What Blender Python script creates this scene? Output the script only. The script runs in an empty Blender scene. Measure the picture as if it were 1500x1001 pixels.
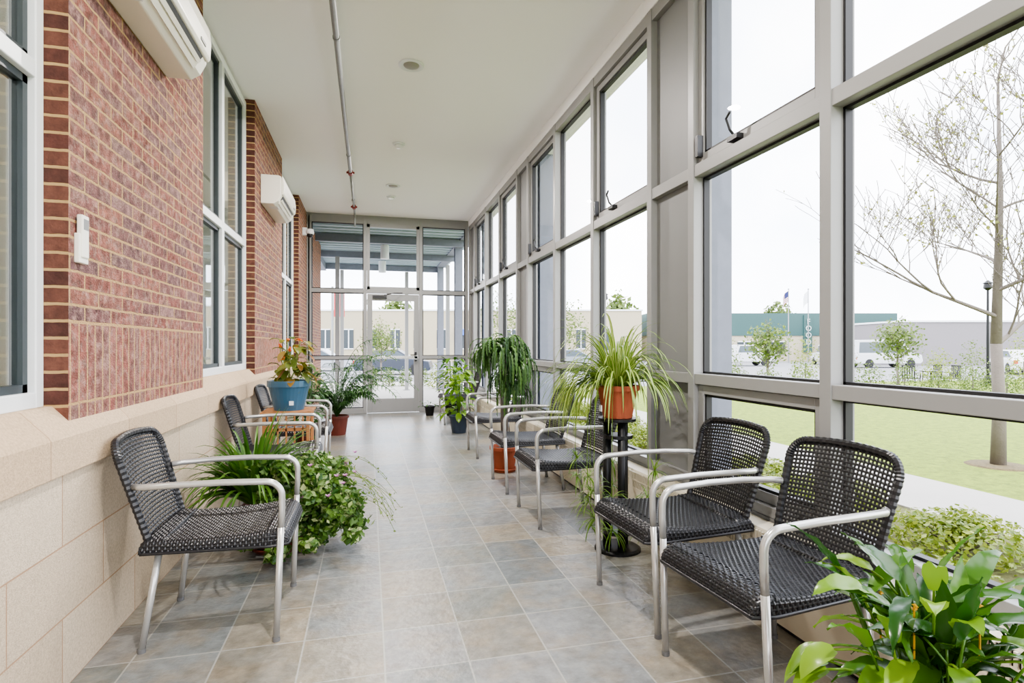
import bpy, math, random
from mathutils import Vector
R=random.Random(7)
sc=bpy.context.scene; C=sc.collection
PI=math.pi; rad=math.radians
F=820.0; TH=math.atan(210/820); ST,CT=math.sin(TH),math.cos(TH); H=1.2
def W(px,Zc):                      # ground position seen in column px at distance Zc
    u=(px-750)/F; return (ST+CT*u)*Zc,(CT-ST*u)*Zc
def ZZ(py,Zc): return H+(508-py)/F*Zc
# ------------------------------------------------------------------ mesh builder
class MB:
    def __init__(s): s.v=[]; s.f=[]; s.m=[]
    def add(s,vs,fs,mi=0):
        o=len(s.v); s.v+= [tuple(p) for p in vs]
        for f in fs: s.f.append([i+o for i in f]); s.m.append(mi)
    def box(s,x0,x1,y0,y1,z0,z1,mi=0):
        s.add([(x0,y0,z0),(x1,y0,z0),(x1,y1,z0),(x0,y1,z0),(x0,y0,z1),(x1,y0,z1),(x1,y1,z1),(x0,y1,z1)],
              [(0,3,2,1),(4,5,6,7),(0,1,5,4),(1,2,6,5),(2,3,7,6),(3,0,4,7)],mi); return s
    def prism(s,poly,a0,a1,fn,mi=0):
        n=len(poly); vs=[fn(p,q,a0) for p,q in poly]+[fn(p,q,a1) for p,q in poly]
        s.add(vs,[tuple(range(n))[::-1],tuple(range(n,2*n))]+[(i,(i+1)%n,n+(i+1)%n,n+i) for i in range(n)],mi); return s
    def tube(s,pts,r,n=8,caps=True,mi=0):
        pts=[Vector(p) for p in pts]; rs=r if isinstance(r,(list,tuple)) else [r]*len(pts)
        vs=[]; fs=[]; a=None
        for i,p in enumerate(pts):
            t=(pts[min(i+1,len(pts)-1)]-pts[max(i-1,0)]); t=t.normalized() if t.length>1e-9 else Vector((0,0,1))
            if a is None: a=t.orthogonal().normalized()
            else:
                a=a-t*a.dot(t); a=a.normalized() if a.length>1e-6 else t.orthogonal().normalized()
            b=t.cross(a)
            for k in range(n):
                q=2*PI*k/n; vs.append(p+(a*math.cos(q)+b*math.sin(q))*rs[i])
        for i in range(len(pts)-1):
            for k in range(n): fs.append((i*n+k,i*n+(k+1)%n,(i+1)*n+(k+1)%n,(i+1)*n+k))
        if caps: fs.append(tuple(range(n))[::-1]); fs.append(tuple(range((len(pts)-1)*n,len(pts)*n)))
        s.add(vs,fs,mi); return s
    def lathe(s,prof,n=28,c=(0,0,0),mi=0):
        vs=[];fs=[]
        for r,z in prof:
            for k in range(n):
                a=2*PI*k/n; vs.append((c[0]+r*math.cos(a),c[1]+r*math.sin(a),c[2]+z))
        m=len(prof)
        for i in range(m-1):
            for k in range(n): fs.append((i*n+k,i*n+(k+1)%n,(i+1)*n+(k+1)%n,(i+1)*n+k))
        fs.append(tuple(range(n))[::-1]); fs.append(tuple(range((m-1)*n,m*n)))
        s.add(vs,fs,mi); return s
    def ribbon(s,pts,nr,w,h,mi=0):
        pts=[Vector(p) for p in pts]; vs=[];fs=[]
        for i,p in enumerate(pts):
            t=(pts[min(i+1,len(pts)-1)]-pts[max(i-1,0)]).normalized(); n=Vector(nr[i]).normalized()
            b=t.cross(n).normalized()
            vs+=[p-b*w,p+n*h,p+b*w,p-n*h]
        for i in range(len(pts)-1):
            for k in range(4): fs.append((i*4+k,i*4+(k+1)%4,i*4+4+(k+1)%4,i*4+4+k))
        s.add(vs,fs,mi)
    def blade(s,p,az,el,L,w,droop=1.2,n=6,prof=None,fold=.25,mi=0,stripe=None,roll=0,pet=0,wave=0):
        p=Vector(p); d=Vector((math.cos(el)*math.cos(az),math.cos(el)*math.sin(az),math.sin(el)))
        side=Vector((-math.sin(az),math.cos(az),0)); side=(side*math.cos(roll)+Vector((0,0,1))*math.sin(roll)).normalized()
        prof=prof or (lambda t:min(1,.45+2.2*t)*(1-t)**.55)
        offs=[-1,-.38,.38,1] if stripe is not None else [-1,0,1]
        vs=[];fs=[];k=len(offs)
        if pet>0:
            q=p.copy(); pp=[q.copy()]
            for i in range(3): q+=d*pet/3; d=(d+Vector((0,0,-.12*droop))).normalized(); pp.append(q.copy())
            s.tube(pp,.003,5,mi=mi); p=q
        for i in range(n+1):
            t=i/n; ww=w/2*max(.02,prof(t)); up=side.cross(d).normalized()
            if up.z<0 and abs(roll)<.8: up=-up
            for o in offs: vs.append(p+side*ww*o+up*(fold*ww*abs(o)+wave*math.sin(i*2.1+o*1.3)*abs(o)))
            p=p+d*(L/n); d=(d+Vector((0,0,-droop/n*(.4+1.2*t)))).normalized()
        o=len(s.v); s.v+=[tuple(q) for q in vs]
        for i in range(n):
            for j in range(k-1):
                s.f.append([o+i*k+j,o+i*k+j+1,o+(i+1)*k+j+1,o+(i+1)*k+j]); s.m.append(stripe if (stripe is not None and j==1) else mi)
    def cloud(s,c,r,n,size,shell=.5,mi=0,rng=R,zmin=None):
        for _ in range(n):
            d=Vector((rng.gauss(0,1),rng.gauss(0,1),rng.gauss(0,1))).normalized(); k=shell+(1-shell)*rng.random()
            p=Vector((c[0]+d.x*r[0]*k,c[1]+d.y*r[1]*k,c[2]+d.z*r[2]*k))
            if zmin is not None and p.z<zmin: continue
            a=Vector((rng.gauss(0,1),rng.gauss(0,1),rng.gauss(0,.7))).normalized(); nn=(d+Vector((rng.gauss(0,.6),rng.gauss(0,.6),rng.gauss(0,.6)))).normalized()
            b=nn.cross(a).normalized(); a=b.cross(nn); z=size*(.6+.8*rng.random())
            s.add([p-a*z*.5,p+b*z*.32+nn*z*.06,p+a*z*.5,p-b*z*.32+nn*z*.06],[(0,1,2,3)],mi)
    def build(s,name,mats,parent=None,smooth=False,bevel=0):
        me=bpy.data.meshes.new(name); me.from_pydata(s.v,[],s.f)
        if not isinstance(mats,(list,tuple)): mats=[mats]
        for m in mats: me.materials.append(m)
        for p,mi in zip(me.polygons,s.m): p.material_index=mi; p.use_smooth=smooth
        me.update()
        o=bpy.data.objects.new(name,me); C.objects.link(o)
        if parent: o.parent=parent
        if bevel:
            b=o.modifiers.new('bevel','BEVEL'); b.width=bevel; b.segments=2; b.limit_method='ANGLE'
        return o
def tag(o,label,cat,group=None,kind=None):
    o['label']=label; o['category']=cat
    if group:o['group']=group
    if kind:o['kind']=kind
    return o
def thing(name,label,cat,loc=(0,0,0),rz=0,group=None,kind=None):
    o=bpy.data.objects.new(name,None); C.objects.link(o); o.location=loc; o.rotation_euler=(0,0,rz); o.empty_display_size=.1
    return tag(o,label,cat,group,kind)
def dup(root,loc,rz,label,group=None):
    r=root.copy(); C.objects.link(r); r.location=loc; r.rotation_euler=(0,0,rz); r['label']=label
    if group:r['group']=group
    for ch in list(root.children):
        c=ch.copy(); C.objects.link(c); c.parent=r
        for g in ch.children:
            d=g.copy(); C.objects.link(d); d.parent=c
    return r
# ------------------------------------------------------------------ materials
def base(name):
    m=bpy.data.materials.new(name); m.use_nodes=True; nt=m.node_tree; return m,nt,nt.nodes['Principled BSDF']
def N(nt,t,**k):
    n=nt.nodes.new(t)
    for a,b in k.items(): setattr(n,a,b)
    return n
def sr(c): # sRGB 0-255 -> linear
    return tuple(((x/255)/12.92 if x/255<=.04045 else ((x/255+.055)/1.055)**2.4) for x in c)+(1,)
def mat(name,c,rough=.5,metal=0,var=.12,ns=6,bump=0,bs=60,spec=.5,det=5):
    m,nt,b=base(name); L=nt.links; c=sr(c)
    tc=N(nt,'ShaderNodeTexCoord'); no=N(nt,'ShaderNodeTexNoise'); no.inputs['Scale'].default_value=ns; no.inputs['Detail'].default_value=det; no.inputs['Roughness'].default_value=.6 if det<8 else .8
    L.new(tc.outputs['Object'],no.inputs['Vector'])
    mx=N(nt,'ShaderNodeMix',data_type='RGBA'); mx.inputs[6].default_value=tuple(x*(1-var) for x in c[:3])+(1,); mx.inputs[7].default_value=tuple(min(1,x*(1+var)) for x in c[:3])+(1,)
    if det>=8:
        mr=N(nt,'ShaderNodeMapRange'); mr.inputs[1].default_value=.35; mr.inputs[2].default_value=.65; L.new(no.outputs['Fac'],mr.inputs[0]); L.new(mr.outputs[0],mx.inputs[0])
    else: L.new(no.outputs['Fac'],mx.inputs[0])
    L.new(mx.outputs[2],b.inputs['Base Color'])
    b.inputs['Roughness'].default_value=rough; b.inputs['Metallic'].default_value=metal; b.inputs['Specular IOR Level'].default_value=spec
    if bump:
        n2=N(nt,'ShaderNodeTexNoise'); n2.inputs['Scale'].default_value=bs; n2.inputs['Detail'].default_value=4; L.new(tc.outputs['Object'],n2.inputs['Vector'])
        bp=N(nt,'ShaderNodeBump'); bp.inputs['Strength'].default_value=bump; bp.inputs['Distance'].default_value=.01
        L.new(n2.outputs['Fac'],bp.inputs['Height']); L.new(bp.outputs['Normal'],b.inputs['Normal'])
    return m
def leaf(name,c1,c2,tr=.3,rough=.4,c3=None):
    m,nt,b=base(name); L=nt.links; g=N(nt,'ShaderNodeNewGeometry'); r=N(nt,'ShaderNodeValToRGB')
    r.color_ramp.elements[0].color=sr(c1); r.color_ramp.elements[1].color=sr(c2)
    if c3: e=r.color_ramp.elements.new(.78); e.color=sr(c2); r.color_ramp.elements[2].color=sr(c3)
    L.new(g.outputs['Random Per Island'],r.inputs[0]); L.new(r.outputs[0],b.inputs['Base Color']); b.inputs['Roughness'].default_value=rough
    t=N(nt,'ShaderNodeBsdfTranslucent'); L.new(r.outputs[0],t.inputs['Color']); mx=N(nt,'ShaderNodeMixShader'); mx.inputs[0].default_value=tr
    L.new(b.outputs[0],mx.inputs[1]); L.new(t.outputs[0],mx.inputs[2]); L.new(mx.outputs[0],nt.nodes['Material Output'].inputs['Surface']); return m
def bricks(name,axes,w,h,mortar,stops,mcol,offset=.5,rough=.85,ox=0,oy=0,bump=.5,nz=8,namt=.35,grain=90,gb=.25,metalspec=.3,msmooth=.15,patch=None,pamt=.6,wob=0,pz=None):
    m,nt,b=base(name); L=nt.links
    tc=N(nt,'ShaderNodeTexCoord'); sp=N(nt,'ShaderNodeSeparateXYZ')
    if wob:
        nw=N(nt,'ShaderNodeTexNoise'); nw.inputs['Scale'].default_value=22; nw.inputs['Detail'].default_value=3; L.new(tc.outputs['Object'],nw.inputs['Vector'])
        sb=N(nt,'ShaderNodeVectorMath',operation='SUBTRACT'); sb.inputs[1].default_value=(.5,.5,.5); L.new(nw.outputs['Color'],sb.inputs[0])
        sc_=N(nt,'ShaderNodeVectorMath',operation='SCALE'); sc_.inputs['Scale'].default_value=wob; L.new(sb.outputs[0],sc_.inputs[0])
        ad_=N(nt,'ShaderNodeVectorMath',operation='ADD'); L.new(tc.outputs['Object'],ad_.inputs[0]); L.new(sc_.outputs[0],ad_.inputs[1]); L.new(ad_.outputs[0],sp.inputs[0])
    else: L.new(tc.outputs['Object'],sp.inputs[0])
    cb=N(nt,'ShaderNodeCombineXYZ')
    for i,(a,o) in enumerate(zip(axes,(ox,oy))):
        ad=N(nt,'ShaderNodeMath',operation='SUBTRACT'); ad.inputs[1].default_value=o-50*(w if i==0 else 2*h); L.new(sp.outputs[a],ad.inputs[0]); L.new(ad.outputs[0],cb.inputs[i])
    br=N(nt,'ShaderNodeTexBrick',offset=offset,squash=1.0); L.new(cb.outputs[0],br.inputs['Vector'])
    br.inputs['Color1'].default_value=(0,0,0,1); br.inputs['Color2'].default_value=(1,1,1,1); br.inputs['Mortar'].default_value=(.5,.5,.5,1)
    br.inputs['Scale'].default_value=1; br.inputs['Mortar Size'].default_value=mortar; br.inputs['Mortar Smooth'].default_value=msmooth
    br.inputs['Brick Width'].default_value=w; br.inputs['Row Height'].default_value=h
    rp=N(nt,'ShaderNodeValToRGB'); els=rp.color_ramp.elements; els[0].color=sr(stops[0]); els[1].color=sr(stops[-1])
    for i,c in enumerate(stops[1:-1]): e=els.new((i+1)/(len(stops)-1)); e.color=sr(c)
    L.new(br.outputs['Color'],rp.inputs[0]); colout=rp.outputs[0]
    if patch:
        n3=N(nt,'ShaderNodeTexNoise'); n3.inputs['Scale'].default_value=pz or nz*.9; n3.inputs['Detail'].default_value=7; n3.inputs['Roughness'].default_value=.6; L.new(tc.outputs['Object'],n3.inputs['Vector'])
        r3=N(nt,'ShaderNodeMapRange'); r3.inputs[1].default_value=.46; r3.inputs[2].default_value=.62; r3.inputs[3].default_value=0; r3.inputs[4].default_value=pamt; L.new(n3.outputs['Fac'],r3.inputs[0])
        m3=N(nt,'ShaderNodeMix',data_type='RGBA'); L.new(r3.outputs[0],m3.inputs[0]); L.new(colout,m3.inputs[6]); m3.inputs[7].default_value=sr(patch); colout=m3.outputs[2]
    no=N(nt,'ShaderNodeTexNoise'); no.inputs['Scale'].default_value=nz; no.inputs['Detail'].default_value=8; no.inputs['Roughness'].default_value=.65; L.new(tc.outputs['Object'],no.inputs['Vector'])
    r2=N(nt,'ShaderNodeMapRange'); r2.inputs[1].default_value=.3; r2.inputs[2].default_value=.7; r2.inputs[3].default_value=1-namt; r2.inputs[4].default_value=1+namt; L.new(no.outputs['Fac'],r2.inputs[0])
    mu=N(nt,'ShaderNodeMix',data_type='RGBA',blend_type='MULTIPLY'); mu.inputs[0].default_value=1; L.new(colout,mu.inputs[6]); L.new(r2.outputs[0],mu.inputs[7])
    mx=N(nt,'ShaderNodeMix',data_type='RGBA'); L.new(br.outputs['Fac'],mx.inputs[0]); L.new(mu.outputs[2],mx.inputs[6]); mx.inputs[7].default_value=sr(mcol)
    L.new(mx.outputs[2],b.inputs['Base Color']); b.inputs['Roughness'].default_value=rough; b.inputs['Specular IOR Level'].default_value=metalspec
    n2=N(nt,'ShaderNodeTexNoise'); n2.inputs['Scale'].default_value=grain; n2.inputs['Detail'].default_value=5; L.new(tc.outputs['Object'],n2.inputs['Vector'])
    ma=N(nt,'ShaderNodeMath',operation='MULTIPLY_ADD'); ma.inputs[1].default_value=-1; L.new(br.outputs['Fac'],ma.inputs[0])
    m3=N(nt,'ShaderNodeMath',operation='MULTIPLY'); m3.inputs[1].default_value=gb; L.new(n2.outputs['Fac'],m3.inputs[0]); L.new(m3.outputs[0],ma.inputs[2])
    bp=N(nt,'ShaderNodeBump'); bp.inputs['Strength'].default_value=bump; bp.inputs['Distance'].default_value=.008; L.new(ma.outputs[0],bp.inputs['Height']); L.new(bp.outputs['Normal'],b.inputs['Normal'])
    return m
def glass(name,base_r=.05,k=.6,tint=(1,1,1)):
    m,nt,b=base(name); nt.nodes.remove(b); L=nt.links
    t=N(nt,'ShaderNodeBsdfTransparent'); t.inputs[0].default_value=tint+(1,); g=N(nt,'ShaderNodeBsdfGlossy'); g.inputs['Roughness'].default_value=.01
    lw=N(nt,'ShaderNodeLayerWeight'); p=N(nt,'ShaderNodeMath',operation='POWER'); p.inputs[1].default_value=4; L.new(lw.outputs['Facing'],p.inputs[0])
    ma=N(nt,'ShaderNodeMath',operation='MULTIPLY_ADD'); ma.inputs[1].default_value=k; ma.inputs[2].default_value=base_r; L.new(p.outputs[0],ma.inputs[0])
    mx=N(nt,'ShaderNodeMixShader'); L.new(ma.outputs[0],mx.inputs[0]); L.new(t.outputs[0],mx.inputs[1]); L.new(g.outputs[0],mx.inputs[2]); L.new(mx.outputs[0],nt.nodes['Material Output'].inputs['Surface']); return m
def emis(name,c,s):
    m,nt,b=base(name); b.inputs['Emission Color'].default_value=sr(c); b.inputs['Emission Strength'].default_value=s; b.inputs['Base Color'].default_value=sr(c); return m
BR=[(122,72,62),(140,88,78),(110,80,80),(146,94,80),(104,78,78),(132,80,70),(130,100,98)]
M_brick=bricks('brick_running',('Y','Z'),.225,.0615,.0056,BR,(184,152,108),oy=.985,bump=1,wob=.010,nz=26,namt=.6,patch=(154,124,114),grain=120,gb=1.3,pz=30,pamt=.75)
M_sold=bricks('brick_soldier',('Y','Z'),.0640,.300,.0056,[(136,84,74),(148,92,82),(128,92,86),(132,82,72)],(184,152,108),offset=0,oy=.99,bump=1,wob=.009,nz=26,namt=.55,patch=(154,124,114),grain=120,gb=1.3,pz=30,pamt=.75)
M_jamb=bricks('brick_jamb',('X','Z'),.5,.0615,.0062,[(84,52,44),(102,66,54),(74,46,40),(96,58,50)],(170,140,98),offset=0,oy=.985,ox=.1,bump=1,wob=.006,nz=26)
M_stone=bricks('stone_block',('Y','Z'),.62,.252,.003,[(186,169,146),(194,178,156),(180,163,140)],(162,132,104),oy=0,ox=.1,bump=.5,namt=.2,nz=110,grain=200,gb=.9)
M_ledge=bricks('stone_ledge',('Y','Z'),.62,5,.0025,[(183,160,132),(191,168,140)],(158,132,104),offset=0,ox=.3,bump=.45,namt=.2,nz=110,grain=200,gb=.9)
M_tile=bricks('slate_tile',('X','Y'),.312,.312,.0034,[(104,109,111),(134,133,130),(116,122,124),(138,131,118),(110,115,113),(132,133,134),(124,119,107)],(158,156,150),offset=0,rough=.30,ox=.059,oy=2.42,bump=.35,nz=16,namt=.30,grain=36,gb=1.2,metalspec=.5,msmooth=.05,patch=(142,124,98),pamt=.36,pz=5)
M_ceil=mat('ceiling_paint',(249,248,249),.9,var=.01)
M_frame=mat('grey_aluminium',(143,143,142),.4,.0,var=.04)
M_panel=mat('grey_infill',(122,123,123),.5,var=.03)
M_gask=mat('dark_gasket',(30,30,32),.5)
M_white=mat('white_vinyl',(226,229,231),.4,var=.03)
M_plast=mat('ac_plastic',(232,228,217),.35,var=.03)
M_dark=mat('dark_plastic',(30,30,32),.4)
M_glass=glass('window_glass',.03,.5)
M_glassL=glass('room_glass',.16,.65,(.92,.95,.95))
M_alu=mat('satin_aluminium',(192,191,188),.26,.55,var=.04)
M_wick=mat('black_wicker',(32,32,35),.34,var=.25,ns=60)
M_wickb=mat('wicker_base',(14,14,16),.7)
M_rub=mat('rubber',(100,100,100),.7)
M_heat=mat('heater_enamel',(216,207,186),.45,var=.03)
M_black=mat('black_metal',(20,20,22),.4,.3)
M_terra=mat('terracotta',(156,80,52),.8,var=.15,bump=.1)
M_terrad=mat('dark_terracotta',(104,46,34),.6,var=.2)
M_blue=mat('blue_glaze',(58,94,118),.3,var=.15)
M_soil=mat('soil',(50,38,28),.95,bump=.6)
M_wood=mat('stand_wood',(176,122,76),.5,var=.25,ns=14)
M_galv=mat('galvanised',(140,142,142),.45,.4,var=.2,ns=20)
M_red=mat('red_coupling',(130,34,28),.5)
M_col=mat('blue_grey_steel',(118,123,136),.6,var=.15,ns=12)
M_sp=leaf('spider_leaf',(82,120,36),(122,152,58),.3); M_spc=leaf('spider_stripe',(166,180,98),(190,198,122),.3)
M_sp2=leaf('spider_leaf_dark',(50,92,28),(98,136,54),.3)
M_weep=leaf('weeping_leaf',(38,72,34),(88,122,60),.2)
M_mound=leaf('mound_leaf',(44,82,28),(104,138,58),.3,c3=(204,212,158))
M_broad=leaf('broad_leaf',(32,76,22),(86,128,42),.25,.22)
M_lime=leaf('lime_leaf',(84,130,34),(132,166,54),.3,.25)
M_palm=leaf('palm_leaf',(36,78,34),(82,120,62),.25)
M_crot=leaf('croton_leaf',(56,92,36),(132,128,48),.3,c3=(150,84,50))
M_orange=leaf('orange_flower',(226,130,40),(206,80,40),.3); M_yel=leaf('yellow_flower',(226,170,50),(230,190,70),.3)
M_pink=leaf('pink_flower',(170,110,190),(226,150,190),.3)
M_stem=mat('green_stem',(110,130,60),.6); M_bark=mat('bark',(112,104,96),.9,var=.25,bump=.5)
M_shr=leaf('shrub_leaf',(92,114,36),(156,166,72),.35); M_shd=leaf('distant_leaf',(74,96,42),(122,138,70),.35); M_tl=leaf('tree_leaf',(120,124,60),(164,166,84),.4)
# ------------------------------------------------------------------ setting
XB,XS,XR=-1.05,-1.03,1.81; CZ=3.55; YE=10.36; YB=-2.2
def S(mb,name,m,label,cat,**k): return tag(mb.build(name,m,**k),label,cat,kind='structure')
S(MB().box(-1.32,1.95,YB,YE+.1,-.12,0),'floor',M_tile,'square slate look floor tiles with pale grout along the corridor','floor')
S(MB().box(-1.32,2.2,YB,YE+.12,CZ,CZ+.2),'ceiling',M_ceil,'plain white painted corridor ceiling','ceiling')
wins=[(.63,2.355),(4.05,5.77),(7.5,9.22)]
piers=[(YB,.63),(2.355,4.05),(5.77,7.5),(9.22,YE)]
M_room=mat('room_wall',(204,206,196),.8,var=.05); M_roomf=mat('room_carpet',(120,112,98),.9)
b=MB()
for a,c in piers:
    b.add([(XB,a,1.29),(XB,c,1.29),(XB,c,CZ),(XB,a,CZ)],[(0,1,2,3)],0)
    b.add([(XB,a,.93),(XB,c,.93),(XB,c,1.29),(XB,a,1.29)],[(0,1,2,3)],1)
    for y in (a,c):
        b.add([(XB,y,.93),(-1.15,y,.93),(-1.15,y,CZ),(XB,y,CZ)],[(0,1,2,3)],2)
        b.add([(-1.15,y,.93),(-1.32,y,.93),(-1.32,y,CZ),(-1.15,y,CZ)],[(0,1,2,3)],3)
    b.add([(-1.32,a,.985),(-1.32,c,.985),(-1.32,c,CZ),(-1.32,a,CZ)],[(0,1,2,3)],3)
S(b,'wall_left',[M_brick,M_sold,M_jamb,M_room],'dusty red brick wall piers with tan mortar and a soldier course','wall')
S(MB().prism([(-1.32,0),(XS,0),(XS,.756),(-1.32,.756)],YB,YE,lambda p,q,a:(p,a,q)),'trim_1',M_stone,'beige stone block base below the brick wall','stone base')
S(MB().prism([(-1.32,.756),(-1.012,.757),(-1.012,.885),(-1.020,.90),(-1.10,.985),(-1.32,.99)],YB,YE,lambda p,q,a:(p,a,q)),'trim_2',M_ledge,'beige stone ledge course sloping up to the brick','stone ledge',bevel=.004)
# left windows
wl=['white framed window at the near left edge, before the brick pier','white framed window between the two wall air conditioners','white framed window farthest along the brick wall']
M_sashd=mat('dark_sash',(52,60,64),.4)
for i,(a,c) in enumerate(wins):
    w=thing(f'window_{i+1}',wl[i],'window',kind='structure'); x0,x1=-1.21,-1.125; zb,zt=.985,CZ-.03; m=(a+c)/2
    f=MB(); fw=.05
    f.box(x0,x1,a,a+fw,zb,zt).box(x0,x1,c-fw,c,zb,zt).box(x0,x1-.001,a,c,zb,zb+.055).box(x0,x1-.001,a,c,zt-.06,zt).box(x0,x1,m-.035,m+.035,zb,zt).box(x0,x1-.002,a,c,2.14,2.20)
    f.build('window_frame',M_white,w,bevel=.004)
    for (p,q) in ((a+fw,m-.035),(m+.035,c-fw)):
        for (u,v) in ((zb+.055,2.14),(2.20,zt-.06)):
            s=MB(); t=.028; xx0,xx1=x0+.02,x1-.025
            s.box(xx0,xx1,p,p+t,u,v).box(xx0,xx1,q-t,q,u,v).box(xx0,xx1,p,q,u,u+t).box(xx0,xx1,p,q,v-t,v); s.build('sash',M_sashd,w)
            MB().box(-1.17,-1.166,p+t,q-t,u+t,v-t).build('glass_pane',M_glassL,w)
b=MB(); b.box(-4.7,-4.6,YB,YE,0,CZ).box(-4.6,-1.33,YB-.1,YB,0,CZ).box(-4.6,-1.33,YE,YE+.1,0,CZ).box(-4.6,-1.33,YB,YE,CZ,CZ+.1)
S(b,'wall_inner_room',M_room,'pale room walls seen through the left windows','wall')
S(MB().box(-4.7,-1.33,YB,YE,-.1,0),'floor_inner_room',M_roomf,'dim room floor behind the left windows','floor')
for k,yy in enumerate((1.3,4.9,8.3)):  # glowing panels added to brighten the inner room, not known fixtures
    o=tag(MB().box(-3.2,-2.6,yy-.6,yy+.6,CZ-.05,CZ).build('ceiling_panel_light',emis('panel_light%d'%k,(255,248,236),12)),['lit panel light in the room behind the nearest left window','lit panel light in the room behind the middle left window','lit panel light in the room behind the farthest left window'][k],'ceiling light','room panel lights')
# right curtain wall
cols=[-.32,3.14,6.60,10.06]; P=3.46; g=(P-.5)/3
mul=[]; bays=[]
for k,yc in enumerate(cols):
    mul+=[yc-.25,yc+.25]
for yc in (-3.78,-.32,3.14,6.60):
    s0=yc+.25
    for j in range(3):
        a,c=s0+j*g,s0+(j+1)*g
        if c<YB+.1: continue
        a=max(a,YB); bays.append((a,c,j!=1,j)); 
        if j>0: mul.append(a)
b=MB()
for y in mul:
    if y>YE-.02: y=YE-.03
    b.box(XR,XR+.12,y-.03,y+.03,.40,3.44)
for z0,z1 in ((.40,.45),(.985,1.045),(2.175,2.245),(3.36,3.44)):
    b.box(XR+.006,XR+.115,YB,YE,z0,z1)
b.box(XR-.0,XR+.12,YB,YE,3.44,CZ,1)
S(b,'wall_right',[M_frame,M_ceil],'grey aluminium curtain wall frame along the window side','window wall',bevel=.003)
S(MB().box(XR-.0,XR+.12,YB,YE,-.02,.40),'trim_3',M_panel,'grey low wall panel behind the heaters','wall panel')
for k,yc in enumerate(cols):
    p=MB()
    for z0,z1 in ((.45,.985),(1.045,2.175),(2.245,3.36)): p.box(XR+.045,XR+.09,yc-.22,yc+.22 if yc<10 else YE-.06,z0,z1)
    S(p,f'trim_{4+k}',M_panel,['grey infill panel behind the camera','grey infill panel between the two nearest window groups','grey infill panel halfway along the window wall','grey infill panel at the far end of the window wall'][k],'infill panel')
n=4
for (a,c,op,j) in bays:
    lab=f"tall glazed {'vent' if op else 'fixed'} bay, {['first','middle','last'][j]} of the {'group behind the camera' if c<-.2 else 'nearest window group' if c<3.2 else 'second window group' if c<6.6 else 'farthest window group'}"
    w=thing(f'window_{n}',lab,'window',kind='structure'); n+=1
    for z0,z1,zi in ((.45,.985,0),(1.045,2.175,1),(2.245,3.36,2)):
        if zi==2 and not (0.8<a<1.2): MB().box(XR+.078,XR+.082,a+.03,c-.03,z0,z1).build('glass_pane',M_glass,w)
        t=.012; s=MB(); x0,x1=XR+.062,XR+.098
        s.box(x0,x1,a+.03,a+.03+t,z0,z1).box(x0,x1,c-.03-t,c-.03,z0,z1).box(x0,x1,a+.03,c-.03,z0,z0+t).box(x0,x1,a+.03,c-.03,z1-t,z1); s.build('gasket',M_gask,w)
        if op and zi!=1 and j==2 or (op and zi==2):
            s=MB(); t=.05; x0,x1=XR+.03,XR+.075
            A,B_=a+.034,c-.034; u,v=z0+.004,z1-.004
            s.box(x0,x1,A,A+t,u,v).box(x0,x1,B_-t,B_,u,v).box(x0,x1,A+t,B_-t,u,u+t).box(x0,x1,A+t,B_-t,v-t,v); so=s.build('sash',M_frame,w,bevel=.002)
            s=MB(); t2=.014
            s.box(x0+.01,x1,A+t,A+t+t2,u+t,v-t).box(x0+.01,x1,B_-t-t2,B_-t,u+t,v-t).box(x0+.01,x1,A+t,B_-t,u+t,u+t+t2).box(x0+.01,x1,A+t,B_-t,v-t-t2,v-t); s.build('sash_gasket',M_gask,so)
            if zi==2:
                yy=(A+B_)/2+.1
                h=MB(); h.box(XR-.01,XR+.03,yy-.04,yy+.04,u+.01,u+.035); h.tube([(XR+.01,yy,u+.03),(XR-.02,yy,u+.06),(XR-.035,yy+.01,u+.12),(XR-.04,yy-.03,u+.14)],.007,6); h.build('crank_handle',M_dark,so)
                MB().box(XR-.005,XR+.035,B_-.045,B_-.02,u+.03,u+.15).build('latch',M_dark,so)
# outside columns
cl=['blue grey steel column outside behind the camera','blue grey steel column just outside the nearest tall window','blue grey steel column outside the middle of the window wall','blue grey steel column outside the far end of the window wall','blue grey steel post outside beyond the glass door, nearer','blue grey steel post outside beyond the glass door, farther']
for k,yc in enumerate(cols+[13.5,17.0]):
    b=MB(); x0,x1,y0,y1=2.02,2.20,yc-.09,yc+.09
    b.box(x0,x1,y0,y0+.015,-.12,3.6).box(x0,x1,y1-.015,y1,-.12,3.6).box(x0+.08,x0+.095,y0+.015,y1-.015,-.12,3.6)
    o=thing('steel_column',cl[k],'column',group='steel columns outside the window wall'); b.build('shaft',M_col,o); MB().box(x0-.04,x1+.04,y0-.04,y1+.04,-.12,-.10).build('base_plate',M_col,o)
S(MB().box(2.0,2.22,YB,17.2,3.60,3.80),'trim_8',M_col,'steel edge beam carried on the outside columns','beam')
# end wall
xm=[-1.0,-.06,.93,1.78]
b=MB(); y0,y1=YE,YE+.1
for x in xm: b.box(x-.028,x+.028,y0,y1,0,3.5)
b.box(-1.05,-1.0,y0,y1,0,CZ)
b.box(-1.05,XR,y0+.003,y1-.003,3.40,CZ).box(-1.05,XR,y0+.004,y1-.004,2.16,2.23).box(-1.05,-.06,y0+.004,y1-.004,.975,1.03).box(.93,XR,y0+.004,y1-.004,.975,1.03)
b.box(-1.05,-.06,y0+.004,y1-.004,0,.1).box(.93,XR,y0+.004,y1-.004,0,.1)
S(b,'wall_end',M_frame,'grey aluminium end wall frame around the glass door','window wall',bevel=.003)
ew=[(-.97,-.09,.1,.975),(-.97,-.09,1.03,2.16),(-.97,-.09,2.23,3.40),(-.03,.90,2.23,3.40),(.96,1.75,.1,.975),(.96,1.75,1.03,2.16),(.96,1.75,2.23,3.40)]
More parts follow.
